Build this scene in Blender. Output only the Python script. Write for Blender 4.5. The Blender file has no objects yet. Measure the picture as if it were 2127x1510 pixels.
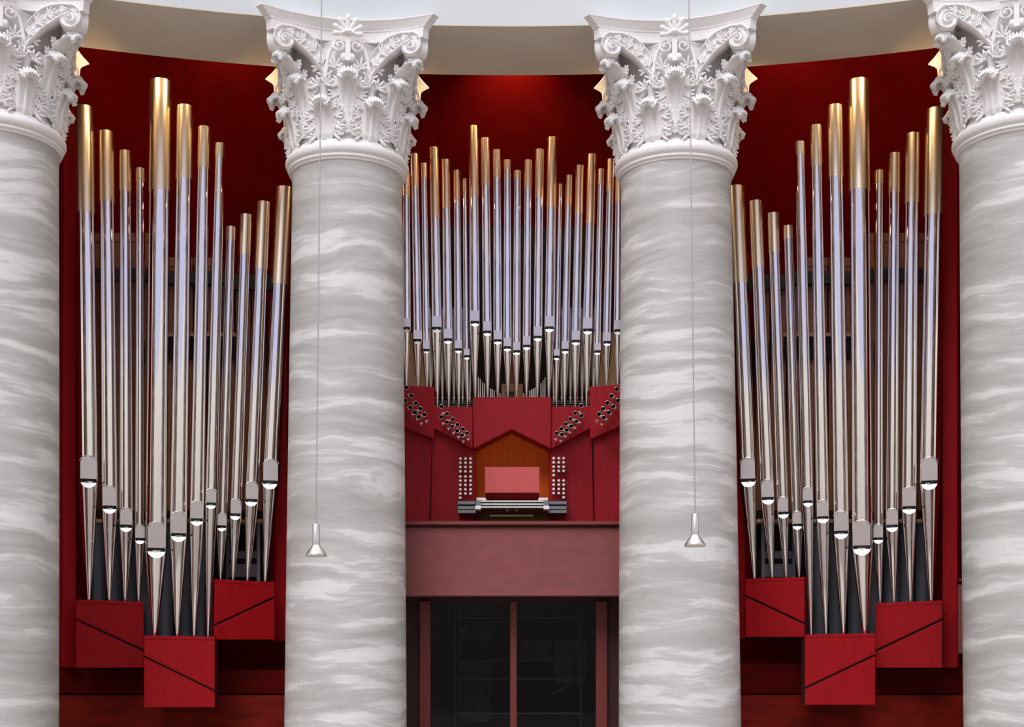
import bpy, math, random
import numpy as np
from mathutils import Vector
random.seed(7)
PI = math.pi
C = bpy.context.scene.collection
# ---------------------------------------------------------------- camera frame
F, CX, HY, EYE = 2900.0, 1063.5, 1420.0, 1.6
def P(px, py, D): return Vector(((px-CX)/F*D, D, EYE+(HY-py)/F*D))
def X(px, D): return (px-CX)/F*D
def Z(py, D): return EYE+(HY-py)/F*D
cam = bpy.data.cameras.new('camera'); co = bpy.data.objects.new('camera', cam); C.objects.link(co)
cam.sensor_width = 36; cam.lens = F/2127*36; cam.shift_y = (HY-755)/2127; cam.shift_x = 0
co.location = (0, 0, EYE); co.rotation_euler = (PI/2, 0, 0); cam.clip_end = 300
bpy.context.scene.camera = co
# ---------------------------------------------------------------- object helpers
def mesh(name, V, Fc, mat, smooth=False, mats=None, fm=None):
    me = bpy.data.meshes.new(name)
    me.from_pydata([tuple(v) for v in V], [], [tuple(f) for f in Fc])
    for m in (mats or [mat]): me.materials.append(m)
    if smooth: me.polygons.foreach_set('use_smooth', [True]*len(me.polygons))
    if fm: me.polygons.foreach_set('material_index', fm)
    me.update(); return me
def link(name, me, parent=None, loc=None):
    o = bpy.data.objects.new(name, me); C.objects.link(o)
    if parent: o.parent = parent
    if loc is not None: o.location = loc
    return o
def thing(name, label, cat, loc=(0,0,0), group=None, rz=0):
    o = bpy.data.objects.new(name, None); C.objects.link(o); o.location = loc; o.rotation_euler = (0,0,rz)
    o.empty_display_size = .1
    return tag(o, label, cat, group)
def tag(o, label, cat, group=None):
    o['label'] = label; o['category'] = cat
    if group: o['group'] = group
    return o
def struct(name, me):
    o = link(name, me); o['kind'] = 'structure'; return o
class MB:
    def __init__(s): s.V=[]; s.F=[]; s.S=[]; s.M=[]
    def add(s, V, Fc, smooth=False, mi=0):
        n=len(s.V); s.V += [tuple(v) for v in V]
        for f in Fc: s.F.append(tuple(i+n for i in f)); s.S.append(smooth); s.M.append(mi)
    def box(s, a, b, mi=0):
        x0,y0,z0=a; x1,y1,z1=b
        s.add([(x0,y0,z0),(x1,y0,z0),(x1,y1,z0),(x0,y1,z0),(x0,y0,z1),(x1,y0,z1),(x1,y1,z1),(x0,y1,z1)],
              [(0,3,2,1),(4,5,6,7),(0,1,5,4),(1,2,6,5),(2,3,7,6),(3,0,4,7)], False, mi)
    def rings(s, R, n=32, cap=(True,True), smooth=True, mi=0, keep=None):
        # R: list of (cx,cy,z,r)
        V=[]; Fc=[]
        for (cx,cy,z,r) in R:
            for k in range(n):
                a=2*PI*k/n; V.append((cx+r*math.sin(a), cy-r*math.cos(a), z))
        for i in range(len(R)-1):
            for k in range(n):
                if keep and not keep(i,(k+.5)/n): continue
                k2=(k+1)%n; Fc.append((i*n+k,i*n+k2,(i+1)*n+k2,(i+1)*n+k))
        s.add(V,Fc,smooth,mi)
        if cap[0]: s.add([V[k] for k in range(n)],[tuple(reversed(range(n)))],False,mi)
        if cap[1]: s.add(V[-n:],[tuple(range(n))],False,mi)
    def tube(s, a, b, r, n=12, mi=0, r2=None):
        a=Vector(a); b=Vector(b); d=(b-a).normalized(); r2=r if r2 is None else r2
        u=d.orthogonal().normalized(); v=d.cross(u)
        V=[a+u*r*math.cos(2*PI*k/n)+v*r*math.sin(2*PI*k/n) for k in range(n)]+[b+u*r2*math.cos(2*PI*k/n)+v*r2*math.sin(2*PI*k/n) for k in range(n)]
        s.add(V,[(k,(k+1)%n,n+(k+1)%n,n+k) for k in range(n)],True,mi)
        s.add(V[:n],[tuple(reversed(range(n)))],False,mi); s.add(V[n:],[tuple(range(n))],False,mi)
    def prism(s, pts, d, mi=0):
        # pts: 3D polygon (front), d: extrusion vector to the back
        n=len(pts); d=Vector(d); V=[Vector(p) for p in pts]+[Vector(p)+d for p in pts]
        s.add(V,[tuple(range(n)),tuple(reversed(range(n,2*n)))]+[(k,n+k,n+(k+1)%n,(k+1)%n) for k in range(n)],False,mi)
    def build(s, name, mat, parent=None, loc=None, mats=None):
        o0=Vector(loc) if loc is not None else Vector((0,0,0))
        V=[(v[0]-o0.x,v[1]-o0.y,v[2]-o0.z) for v in s.V]
        me=mesh(name,V,s.F,mat,mats=mats,fm=s.M)
        me.polygons.foreach_set('use_smooth', s.S)
        import bmesh
        bm=bmesh.new(); bm.from_mesh(me); bmesh.ops.recalc_face_normals(bm,faces=bm.faces); bm.to_mesh(me); bm.free()
        return link(name, me, parent, None if parent else loc)
def child(mb, name, mat, parent, mats=None):
    # geometry in world coords, parent an Empty with location only
    return mb.build(name, mat, parent, parent.location, mats)
# ---------------------------------------------------------------- materials
def mat(name, col, rough=.5, metal=0, spec=.5, bump=None, noise=None, alpha=None):
    m=bpy.data.materials.new(name); m.use_nodes=True; nt=m.node_tree; b=nt.nodes['Principled BSDF']
    b.inputs['Base Color'].default_value=(*col,1); b.inputs['Roughness'].default_value=rough
    b.inputs['Metallic'].default_value=metal; b.inputs['Specular IOR Level'].default_value=spec
    N=nt.nodes.new; L=nt.links.new
    tc=N('ShaderNodeTexCoord')
    if noise:   # (scale xyz, amount)
        mp=N('ShaderNodeMapping'); mp.inputs['Scale'].default_value=noise[0]; L(tc.outputs['Object'],mp.inputs[0])
        nz=N('ShaderNodeTexNoise'); nz.inputs['Scale'].default_value=1; nz.inputs['Detail'].default_value=6; L(mp.outputs[0],nz.inputs[0])
        rp=N('ShaderNodeValToRGB'); a=noise[1]
        rp.color_ramp.elements[0].position=.3; rp.color_ramp.elements[1].position=.7
        rp.color_ramp.elements[0].color=tuple(min(1,c*(1-a)) for c in col)+(1,)
        rp.color_ramp.elements[1].color=tuple(min(1,c*(1+a)) for c in col)+(1,)
        L(nz.outputs[0],rp.inputs[0]); L(rp.outputs[0],b.inputs['Base Color'])
        if bump:
            bp=N('ShaderNodeBump'); bp.inputs['Strength'].default_value=bump; bp.inputs['Distance'].default_value=.01
            L(nz.outputs[0],bp.inputs['Height']); L(bp.outputs[0],b.inputs['Normal'])
    return m
M={}
M['stucco']=mat('white_stucco',(.88,.87,.875),.65,noise=((30,30,30),.04),bump=.12)
M['fascia']=mat('white_plaster',(.64,.68,.71),.8,noise=((1.5,1.5,1.5),.02))
M['soffit']=mat('cream_plaster',(.70,.65,.56),.85,noise=((1.2,1.2,1.2),.04))
M['red']=mat('red_stained_wood',(.30,.002,.006),.6,spec=.15,noise=((14,14,3),.10),bump=.15)
M['redc']=mat('crimson_stained_wood',(.27,.004,.011),.55,spec=.2,noise=((30,30,4),.12),bump=.15)
M['wallred']=mat('shade_darkened_wall_red',(.105,.0003,.0003),.9,spec=.03,noise=((3,3,3),.12))  # red lowered so the colour itself carries the niche's shade
M['groove_shadow']=mat('dark_red_groove_and_shadow',(.05,.001,.002),.8)
M['dado']=mat('red_brown_wood_dado',(.14,.006,.002),.6,spec=.1,noise=((2,2,9),.35))
M['dado2']=mat('dark_red_wood',(.07,.001,.001),.7,spec=.05,noise=((2,2,9),.25))
M['parapet']=mat('dusty_red_plaster',(.235,.064,.066),.8,noise=((4,4,8),.10),bump=.2)
M['ledge']=mat('brown_red_ledge',(.20,.03,.03),.6)
M['mull']=mat('red_brown_mullion',(.16,.022,.018),.45)
M['frame']=mat('dark_red_frame',(.035,.003,.003),.6)
M['chrome']=mat('polished_tin',(.94,.90,.89),.06,1)
M['lip']=mat('satin_tin_lip',(.66,.61,.61),.2,1)
M['lowerlip']=mat('pale_tin_lip',(.93,.93,.95),.25,1)
M['gold']=mat('brushed_brass',(1,.83,.63),.30,1,noise=((60,60,2),.05))
M['copper']=mat('brushed_copper',(.98,.68,.45),.30,1,noise=((60,60,2),.05))
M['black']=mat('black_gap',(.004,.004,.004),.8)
M['blackm']=mat('black_lacquer',(.02,.02,.022),.35)
M['alu']=mat('brushed_aluminium',(.75,.73,.72),.25,1,noise=((80,80,3),.06))
M['cable']=mat('steel_cable',(.45,.45,.46),.45,.6)
M['wood']=mat('brown_pipe_wood',(.30,.13,.075),.55,noise=((20,20,2),.25))
M['tan']=mat('pale_ply_wood',(.50,.33,.19),.55,noise=((20,20,2),.12))
M['trunk']=mat('slate_grey_metal',(.075,.085,.105),.5,noise=((4,4,4),.1))
M['beam']=mat('black_steel',(.02,.028,.032),.5)
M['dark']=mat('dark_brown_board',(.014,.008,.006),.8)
M['orange']=mat('orange_brown_veneer',(1,.15,.015),.6,spec=.15,noise=((20,20,2),.12))
M['pink']=mat('pinkish_red_veneer',(.58,.085,.085),.6,noise=((6,3,45),.06))
M['desk']=mat('dark_walnut',(.05,.02,.005),.6,spec=.1,noise=((3,20,20),.25))
M['slat']=mat('grey_slate_rail',(.17,.18,.20),.4)
M['white']=mat('white_enamel',(.80,.80,.80),.4)
M['knob']=mat('ivory_knob',(.80,.77,.72),.35)
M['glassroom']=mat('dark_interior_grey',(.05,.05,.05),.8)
M['scaf']=mat('galvanised_tube',(.12,.12,.10),.5,.5)
M['sheet']=mat('grey_reflection_sheeting',(.10,.10,.10),.8,noise=((6,6,3),.4))
M['floor']=mat('beige_stone_floor',(.36,.31,.27),.6,spec=.2,noise=((1,1,1),.08))
M['horn']=mat('tin_horn',(.8,.76,.72),.2,1)
def marble():
    m=bpy.data.materials.new('veined_grey_marble'); m.use_nodes=True; nt=m.node_tree; b=nt.nodes['Principled BSDF']
    N=nt.nodes.new; L=nt.links.new
    tc=N('ShaderNodeTexCoord'); oi=N('ShaderNodeObjectInfo')
    add=N('ShaderNodeVectorMath'); add.operation='MULTIPLY_ADD'
    L(oi.outputs['Location'],add.inputs[0]); add.inputs[1].default_value=(3.1,1.7,2.3); L(tc.outputs['Object'],add.inputs[2])
    # broad warp
    w=N('ShaderNodeTexNoise'); w.inputs['Scale'].default_value=.75; w.inputs['Detail'].default_value=3; L(add.outputs[0],w.inputs[0])
    ws=N('ShaderNodeVectorMath'); ws.operation='SUBTRACT'; L(w.outputs['Color'],ws.inputs[0]); ws.inputs[1].default_value=(.5,.5,.5)
    wm=N('ShaderNodeVectorMath'); wm.operation='MULTIPLY_ADD'; L(ws.outputs[0],wm.inputs[0]); wm.inputs[1].default_value=(.6,.6,.42); L(add.outputs[0],wm.inputs[2])
    mp=N('ShaderNodeMapping'); mp.inputs['Scale'].default_value=(.55,.55,4.9); mp.inputs['Rotation'].default_value=(.12,.2,0); L(wm.outputs[0],mp.inputs[0])
    n1=N('ShaderNodeTexNoise'); n1.inputs['Scale'].default_value=1; n1.inputs['Detail'].default_value=9; n1.inputs['Roughness'].default_value=.62; n1.inputs['Distortion'].default_value=.25; L(mp.outputs[0],n1.inputs[0])
    r1=N('ShaderNodeValToRGB'); cr=r1.color_ramp
    cr.elements[0].position=.30; cr.elements[0].color=(.38,.38,.365,1)
    cr.elements[1].position=.72; cr.elements[1].color=(.78,.78,.775,1)
    e=cr.elements.new(.47); e.color=(.49,.488,.475,1)
    e=cr.elements.new(.535); e.color=(.56,.558,.545,1)
    e=cr.elements.new(.57); e.color=(.68,.68,.675,1)
    L(n1.outputs[0],r1.inputs[0])
    # fine dark veins
    mp2=N('ShaderNodeMapping'); mp2.inputs['Scale'].default_value=(2.2,2.2,9); mp2.inputs['Rotation'].default_value=(-.2,.1,0); L(wm.outputs[0],mp2.inputs[0])
    n2=N('ShaderNodeTexNoise'); n2.inputs['Scale'].default_value=1; n2.inputs['Detail'].default_value=5; n2.inputs['Distortion'].default_value=1.0; L(mp2.outputs[0],n2.inputs[0])
    r2=N('ShaderNodeValToRGB'); c2=r2.color_ramp
    c2.elements[0].position=.485; c2.elements[0].color=(1,1,1,1); c2.elements[1].position=.515; c2.elements[1].color=(1,1,1,1)
    e=c2.elements.new(.50); e.color=(.90,.90,.90,1); L(n2.outputs[0],r2.inputs[0])
    mx=N('ShaderNodeMix'); mx.data_type='RGBA'; mx.blend_type='MULTIPLY'; mx.inputs[0].default_value=1
    L(r1.outputs[0],mx.inputs[6]); L(r2.outputs[0],mx.inputs[7]); L(mx.outputs[2],b.inputs['Base Color'])
    b.inputs['Roughness'].default_value=.38; b.inputs['Specular IOR Level'].default_value=.35
    return m
M['marble']=marble()
def glass():
    m=bpy.data.materials.new('tinted_door_glass'); m.use_nodes=True; b=m.node_tree.nodes['Principled BSDF']
    b.inputs['Base Color'].default_value=(.45,.47,.48,1); b.inputs['Roughness'].default_value=.02
    b.inputs['Transmission Weight'].default_value=1; b.inputs['IOR'].default_value=1.2
    return m
M['glass']=glass()

# ================================================================ SETTING
RA=17.12      # radius of the colonnade arc
def arc_shell(name, prof, m, a0=-60, a1=60, n=120, smooth=True):
    # prof: closed list of (radius, z) swept round the rotunda axis
    V=[];Fc=[];k=len(prof)
    for i in range(n+1):
        a=math.radians(a0+(a1-a0)*i/n)
        for (r,z) in prof: V.append((r*math.sin(a), r*math.cos(a), z))
    for i in range(n):
        for j in range(k):
            j2=(j+1)%k; Fc.append((i*k+j,(i+1)*k+j,(i+1)*k+j2,i*k+j2))
    mb=MB(); mb.add(V,Fc,False); mb.add(V[:k],[tuple(range(k))]); mb.add(V[-k:],[tuple(reversed(range(k)))])
    return mb.build(name,m)
SZ=9.33
# entablature: white front, cream soffit
o=arc_shell('wall_front',[(16.42,SZ+.02),(16.42,11.6),(16.9,11.6),(16.9,14.5),(17.74,14.5),(17.74,SZ+.02)],M['fascia']); o['kind']='structure'
o=arc_shell('trim_1',[(16.42,SZ),(16.42,SZ+.02),(17.74,SZ+.02),(17.74,SZ)],M['soffit']); o['kind']='structure'
# niche walls: faceted backdrop in shade-darkened red
verts=[(-900,15.0),(130,18.9),(378,20.2),(905,21.3),(1212,21.3),(1738,20.2),(1990,18.9),(3000,15.0)]
pl=[(X(p,D),D) for p,D in verts]
def wallstrip(name, pts, z0, z1, m, th=.25):
    mb=MB()
    for (a,b) in zip(pts[:-1],pts[1:]):
        d=Vector((b[0]-a[0],b[1]-a[1],0)).normalized(); nn=Vector((-d.y,d.x,0))
        if nn.y<0: nn=-nn
        mb.prism([(a[0],a[1],z0),(b[0],b[1],z0),(b[0],b[1],z1),(a[0],a[1],z1)], nn*th)
    o=mb.build(name,m); o['kind']='structure'; return o
wallstrip('wall_back',pl,0,12.6,M['wallred'])
# niche ceiling (out of sight above the soffit)
o=arc_shell('ceiling',[(17.0,12.6),(24.5,12.6),(24.5,12.8),(17.0,12.8)],M['wallred'],-60,60,40); o['kind']='structure'
# floor
mb=MB(); mb.rings([(0,0,-.2,40),(0,0,0,40)],96,smooth=False); mb.build('floor',M['floor'])['kind']='structure'
# wood dado of the side bays (its top joint lies just below eye level)
for (sx,p0,p1,nm) in ((-1,60,640,'left'),(1,1490,2075,'right')):
    D0=18.55
    a=Vector((X(p0,D0),D0,0)); b=Vector((X(p1,D0),D0,0))
    mb=MB(); mb.prism([(a.x,D0,0),(b.x,D0,0),(b.x,D0,Z(1444,D0)),(a.x,D0,Z(1444,D0))],(0,.12,0)); o=mb.build('trim_2' if sx<0 else 'trim_3',M['dado']); o['kind']='structure'
    mb=MB(); zt=Z(1378 if sx>0 else 1392,D0); mb.prism([(a.x,D0+.05,Z(1440,D0)),(b.x,D0+.05,Z(1440,D0)),(b.x,D0+.05,zt),(a.x,D0+.05,zt)],(0,.12,0)); o=mb.build('trim_4' if sx<0 else 'trim_5',M['dado2']); o['kind']='structure'

# ---- organ gallery front (parapet) between the two middle columns, curving on behind the towers
DP=17.85
mb=MB(); mb.box((X(835,DP),DP,Z(1237,DP)),(X(1295,DP),DP+.3,Z(1092,DP))); 
par=thing('gallery_parapet','dusty red plastered gallery parapet spanning between the two middle columns','parapet',(0,DP,Z(1237,DP)))
child(mb,'front_panel',M['parapet'],par)
mb=MB(); mb.box((X(835,DP-.06),DP-.07,Z(1090.5,DP)),(X(1295,DP-.06),DP+.34,Z(1083.5,DP))); child(mb,'ledge',M['ledge'],par)
mb=MB(); mb.box((X(835,DP),DP-.02,Z(1096,DP)),(X(1295,DP),DP+.02,Z(1090.5,DP))); child(mb,'ledge_shadow',M['groove_shadow'],par)  # dark strip painted in for the shadow line under the ledge
# gallery floor slab
mb=MB(); mb.box((-2.2,DP+.3,Z(1237,DP)+.05),(2.2,21.2,Z(1237,DP)+.3)); o=mb.build('trim_6',M['frame']); o['kind']='structure'
# side stubs of the gallery that continue past the right tower
D1=18.42
st=thing('gallery_parapet','narrow strip of dusty red parapet between the right tower and the rightmost column','parapet',(X(2010,D1),D1,Z(1357,D1)))

mb=MB(); mb.box((X(1990,D1),D1,Z(1357,D1)),(X(2012,D1),D1+.08,Z(1214,D1)))
child(mb,'front_panel',M['parapet'],st)
mb=MB(); mb.box((X(1990,D1),D1-.05,Z(1207,D1)),(X(2012,D1),D1+.1,Z(1202,D1))); child(mb,'ledge',M['ledge'],st)

# ---- glazed doors below the gallery
DG=18.6
mb=MB(); mb.box((X(848,DG),DG-.02,Z(1252,DG)),(X(1282,DG),DG+.2,Z(1234,DG)))
mb.box((X(800,DG),DG+.0,0),(X(873,DG),DG+.2,Z(1234,DG))); mb.box((X(1259,DG),DG+.0,0),(X(1330,DG),DG+.2,Z(1234,DG)))
fr=thing('door_1','x','door'); del fr['label']; del fr['category']; fr['kind']='structure'
child(mb,'door_frame',M['frame'],fr)
for a,b in ((873,895),(1060,1073),(1237,1260)):
    mb=MB(); mb.box((X(a,DG),DG-.09,0),(X(b,DG),DG+.05,Z(1250,DG))); child(mb,'mullion',M['mull'],fr)
for a,b in ((895,1060),(1073,1237)):
    mb=MB(); mb.box((X(a,DG),DG-.005,0),(X(b,DG),DG+.005,Z(1250,DG))); child(mb,'glass_pane',M['glass'],fr)
# dim room behind the glass; added scaffold and sheets stand in for hall reflections
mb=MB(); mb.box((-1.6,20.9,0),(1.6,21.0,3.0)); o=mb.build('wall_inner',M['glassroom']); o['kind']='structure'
sc=thing('reflection_scaffold','dim scaffold frame standing in for hall reflections in the dark glass doors','scaffold',(0,19.4,0))
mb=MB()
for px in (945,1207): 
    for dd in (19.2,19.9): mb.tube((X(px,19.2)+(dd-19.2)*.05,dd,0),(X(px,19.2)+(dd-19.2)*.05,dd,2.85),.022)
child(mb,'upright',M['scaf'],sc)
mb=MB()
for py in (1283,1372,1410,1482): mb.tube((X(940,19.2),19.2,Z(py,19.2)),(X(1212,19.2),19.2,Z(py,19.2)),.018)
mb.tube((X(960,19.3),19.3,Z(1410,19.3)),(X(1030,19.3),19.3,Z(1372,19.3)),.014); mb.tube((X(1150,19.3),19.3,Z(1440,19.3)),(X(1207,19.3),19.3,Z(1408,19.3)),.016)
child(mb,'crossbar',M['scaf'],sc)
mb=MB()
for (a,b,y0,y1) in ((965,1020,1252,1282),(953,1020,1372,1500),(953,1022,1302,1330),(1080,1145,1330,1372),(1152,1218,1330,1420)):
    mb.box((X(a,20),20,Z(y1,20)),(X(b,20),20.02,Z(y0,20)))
tag(mb.build('reflection_sheet',M['sheet'],loc=(0,20,1)),'mottled grey sheeting standing in for dim reflections in the glass doors','sheeting')

# ================================================================ COLUMNS
def bell_r(z):   # radius of the capital bell above its base, z in 0..1.18
    t=max(0,min(1,z/1.18)); return .655+.01*t+.05*t**3.5
def bell_pt(az, r, z): return (r*math.sin(az), -r*math.cos(az), z)
def solid_grid(G, th, closed=False):
    # G: (n,m,3) outer surface; back surface offset along -normal
    n,m,_=G.shape
    du=np.gradient(G,axis=0); dv=np.gradient(G,axis=1); nn=np.cross(du,dv); nn/= (np.linalg.norm(nn,axis=2,keepdims=True)+1e-9)
    B=G-nn*th
    V=np.concatenate([G.reshape(-1,3),B.reshape(-1,3)]); Fc=[]; o=n*m
    for i in range(n-1):
        for j in range(m-1):
            a=i*m+j; Fc.append((a,a+m,a+m+1,a+1)); Fc.append((o+a,o+a+1,o+a+m+1,o+a+m))
    for i in range(n-1):
        for j in (0,m-1):
            a=i*m+j; q=(a,a+m,o+a+m,o+a); Fc.append(q if j else tuple(reversed(q)))
    for j in range(m-1):
        for i in (0,n-1):
            a=i*m+j; q=(a,a+1,o+a+1,o+a); Fc.append(tuple(reversed(q)) if i else q)
    return V,Fc
def sweep(pts, nrm, widths, depth, prof_n=9, rim=.02, taper=None):
    # pts 2D path (t,z) list; band drawn in plane (t,z), front along +d ; returns grid in (t,z,d)
    pts=np.array(pts); tan=np.gradient(pts,axis=0); tan/=np.linalg.norm(tan,axis=1,keepdims=True)
    n2=np.stack([-tan[:,1],tan[:,0]],axis=1); rows=[]
    for i,(p,nv,w) in enumerate(zip(pts,n2,widths)):
        row=[]
        cs=np.linspace(-1,1,prof_n)
        for c in cs:
            h=rim*min(1,w/.05)*(math.exp(-((abs(c)-.84)/.15)**2)*1.5)
            ph=i/len(pts)*26
            if abs(c)<.72 and w>.035: h+= -.012+.012*math.exp(-(c/.12)**2)
            row.append((p[0]+nv[0]*w*c,p[1]+nv[1]*w*c,h))
        dd=depth[i] if hasattr(depth,'__len__') else depth
        row.append((p[0]+nv[0]*w*.92,p[1]+nv[1]*w*.92,-dd)); row.append((p[0]-nv[0]*w*.92,p[1]-nv[1]*w*.92,-dd))
        rows.append(row)
    return np.array(rows)
def grid_loop(G):
    n,k,_=G.shape; V=G.reshape(-1,3); Fc=[]
    for i in range(n-1):
        for j in range(k):
            j2=(j+1)%k; Fc.append((i*k+j,(i+1)*k+j,(i+1)*k+j2,i*k+j2))
    Fc.append(tuple(range(k))); Fc.append(tuple(reversed(range((n-1)*k,n*k))))
    return V,Fc
def bez(p0,p1,p2,p3,n):
    t=np.linspace(0,1,n)[:,None]; p0,p1,p2,p3=map(np.array,(p0,p1,p2,p3))
    return (1-t)**3*p0+3*(1-t)**2*t*p1+3*(1-t)*t*t*p2+t**3*p3
def volute_mesh(name, sgn):
    # plane from root A to scroll B (capital-local xy), front face of the block
    A=np.array([.20,-.70]); B=np.array([.72,-.865])
    d=(B-A); L=np.linalg.norm(d); d/=L; nf=np.array([d[1],-d[0]])
    if nf[1]>0: nf=-nf
    c=np.array([L+.0,1.055])     # scroll centre (t,z)
    # stem from the root rising to top of scroll, then spiral in
    R0=.135
    st=bez((.02,.66),(.10,.95),(.30,1.12),(c[0],c[1]+R0*.70),40)
    turns=1.9; k=90; sp=[]
    for i in range(1,k+1):
        f=i/k; a=PI/2-f*turns*2*PI; r=R0*.70*(1-f)**.9+.010
        sp.append((c[0]+r*math.cos(a), c[1]+r*math.sin(a)))
    pts=np.concatenate([st,np.array(sp)])
    w=np.concatenate([np.interp(np.linspace(0,1,40),[0,.3,.65,.9,1],[.035,.085,.105,.070,.045]), np.interp(np.linspace(0,1,k),[0,.25,.6,1],[.045,.034,.022,.010])])
    dep=np.concatenate([np.interp(np.linspace(0,1,40),[0,.5,1],[.12,.12,.17]), np.full(k,.17)])
    G=sweep(pts,None,w,dep,21,.022)
    # spiral stands proud towards its eye
    lift=np.concatenate([np.zeros(40),np.linspace(0,.035,k)])
    G[:,:21,2]+=lift[:,None]
    W=np.empty_like(G)
    W[...,0]=(A[0]+d[0]*G[...,0]+nf[0]*G[...,2])*sgn; W[...,1]=A[1]+d[1]*G[...,0]+nf[1]*G[...,2]; W[...,2]=G[...,1]
    V,Fc=grid_loop(W); V=list(map(tuple,V)); 
    mb=MB(); mb.add(V,Fc,True)
    def pt(t,z,h): return ((A[0]+d[0]*t+nf[0]*h)*sgn, A[1]+d[1]*t+nf[1]*h, z)
    o3=Vector((nf[0]*sgn,nf[1],0)); d3=Vector((d[0]*sgn,d[1],0))
    for k_,(ii,Rf) in enumerate(((12,.105),(20,.125),(28,.13),(36,.10))):
        p=pts[ii]; tg=pts[ii+1]-pts[ii-1]; tg=tg/np.linalg.norm(tg); up_=d3*float(tg[0])+Vector((0,0,float(tg[1])))
        fan(mb, pt(p[0]-tg[0]*.05,p[1]-tg[1]*.05,.006), o3, up_, Rf, 6, 120, .0125, .013, curl=.10)
    for ii in range(4,38,3):
        p=pts[ii]; q=pts[ii+1]; mb.tube(pt(p[0],p[1],.008),pt(q[0],q[1],.008),.010,6)
    # backing disc of the scroll (rounded block)
    n=28; ring=[]
    for (rr,h) in ((.02,.0),(.11,-.004),(.122,-.02),(.122,-.17),(.11,-.19),(.02,-.195)):
        ring.append([pt(c[0]+rr*math.cos(2*PI*i/n), c[1]+rr*math.sin(2*PI*i/n),h) for i in range(n)])
    V=[p for r_ in ring for p in r_]; Fc=[]
    for i in range(len(ring)-1):
        for j in range(n): Fc.append((i*n+j,i*n+(j+1)%n,(i+1)*n+(j+1)%n,(i+1)*n+j))
    Fc.append(tuple(range(n))); Fc.append(tuple(reversed(range(5*n,6*n)))); mb.add(V,Fc,True)
    # eye boss
    V=[];Fc=[]
    for i in range(7):
        a=PI/2*i/6
        for j in range(12): V.append(pt(c[0]+.022*math.cos(a)*math.cos(2*PI*j/12),c[1]+.022*math.cos(a)*math.sin(2*PI*j/12),.03+.03*math.sin(a)))
    for i in range(6):
        for j in range(12): Fc.append((i*12+j,i*12+(j+1)%12,(i+1)*12+(j+1)%12,(i+1)*12+j))
    mb.add(V,Fc,True)
    return mbmesh(mb,name,M['stucco'])
def mbmesh(mb,name,m):
    import bmesh
    me=mesh(name,mb.V,mb.F,m,fm=mb.M); me.polygons.foreach_set('use_smooth',mb.S)
    bm=bmesh.new(); bm.from_mesh(me); bmesh.ops.recalc_face_normals(bm,faces=bm.faces); bm.to_mesh(me); bm.free(); return me
def ellipsoid(mb, c, ax, r, n=10, m=7):
    # c centre, ax three axis vectors (unit), r radii
    c=Vector(c); V=[];Fc=[]
    for i in range(m+1):
        a=-PI/2+PI*i/m
        for j in range(n):
            b=2*PI*j/n; V.append(c+ax[0]*r[0]*math.cos(a)*math.cos(b)+ax[1]*r[1]*math.cos(a)*math.sin(b)+ax[2]*r[2]*math.sin(a))
    for i in range(m):
        for j in range(n): Fc.append((i*n+j,i*n+(j+1)%n,(i+1)*n+(j+1)%n,(i+1)*n+j))
    mb.add(V,Fc,True)
def fan(mb, c, out, up, R, npet=7, spread=150, w=.022, th=.02, start=0, curl=.25, knob=0):
    # palmette of rounded petals
    c=Vector(c); out=Vector(out).normalized(); up=Vector(up).normalized(); side=out.cross(up).normalized()
    for k in range(npet):
        a=math.radians(-spread/2+spread*k/(npet-1)); d=(up*math.cos(a)+side*math.sin(a)); rr=R*(1-.18*abs(a)/math.radians(spread/2))
        d2=(d+out*curl).normalized(); s2=d2.cross(out).normalized(); o2=s2.cross(d2)
        ellipsoid(mb, c+d2*rr*.55, (s2,o2,d2),(w,th,rr*.5),8,6)
        if knob: ellipsoid(mb, c+d2*rr*.80, (s2,o2,d2),(w*1.12,th*1.1,rr*.23),10,7)
    ellipsoid(mb, c, (side,up,out),(w*1.3,w*1.3,th*1.3),8,6)
def spiral_mesh(mb, c, sgn, R, out, az, w0=.018, turns=1.7, tail=None, lift=.05):
    k=50; T=[]
    if tail is not None:
        T=[tuple(p) for p in tail[:-1]]
    n0=len(T)
    for i in range(k+1):
        f=i/k; a=PI/2-f*turns*2*PI; r=R*(1-f)**.85+.006; T.append((c[0]-sgn*r*math.cos(a)*-1*-1, c[1]+r*math.sin(a)))
    n=8; V=[];Fc=[]; T=np.array(T); N_=len(T)
    tg=np.gradient(T,axis=0); tg/=np.linalg.norm(tg,axis=1,keepdims=True)+1e-9
    for i,(p,t) in enumerate(zip(T,tg)):
        f=i/(N_-1); w=w0*(1-.45*f); h0=out+(lift*max(0,(i-n0)/k) if i>n0 else 0)
        for j in range(n):
            b=2*PI*j/n; q=(p[0]-t[1]*w*math.cos(b), p[1]+t[0]*w*math.cos(b)); rad=h0+w*1.3*math.sin(b)
            V.append(bell_pt(az+q[0]/.72, .72+rad, q[1]))
    for i in range(N_-1):
        for j in range(n): Fc.append((i*n+j,i*n+(j+1)%n,(i+1)*n+(j+1)%n,(i+1)*n+j))
    Fc.append(tuple(range(n))); Fc.append(tuple(reversed(range((N_-1)*n,N_*n)))); mb.add(V,Fc,True)
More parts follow.
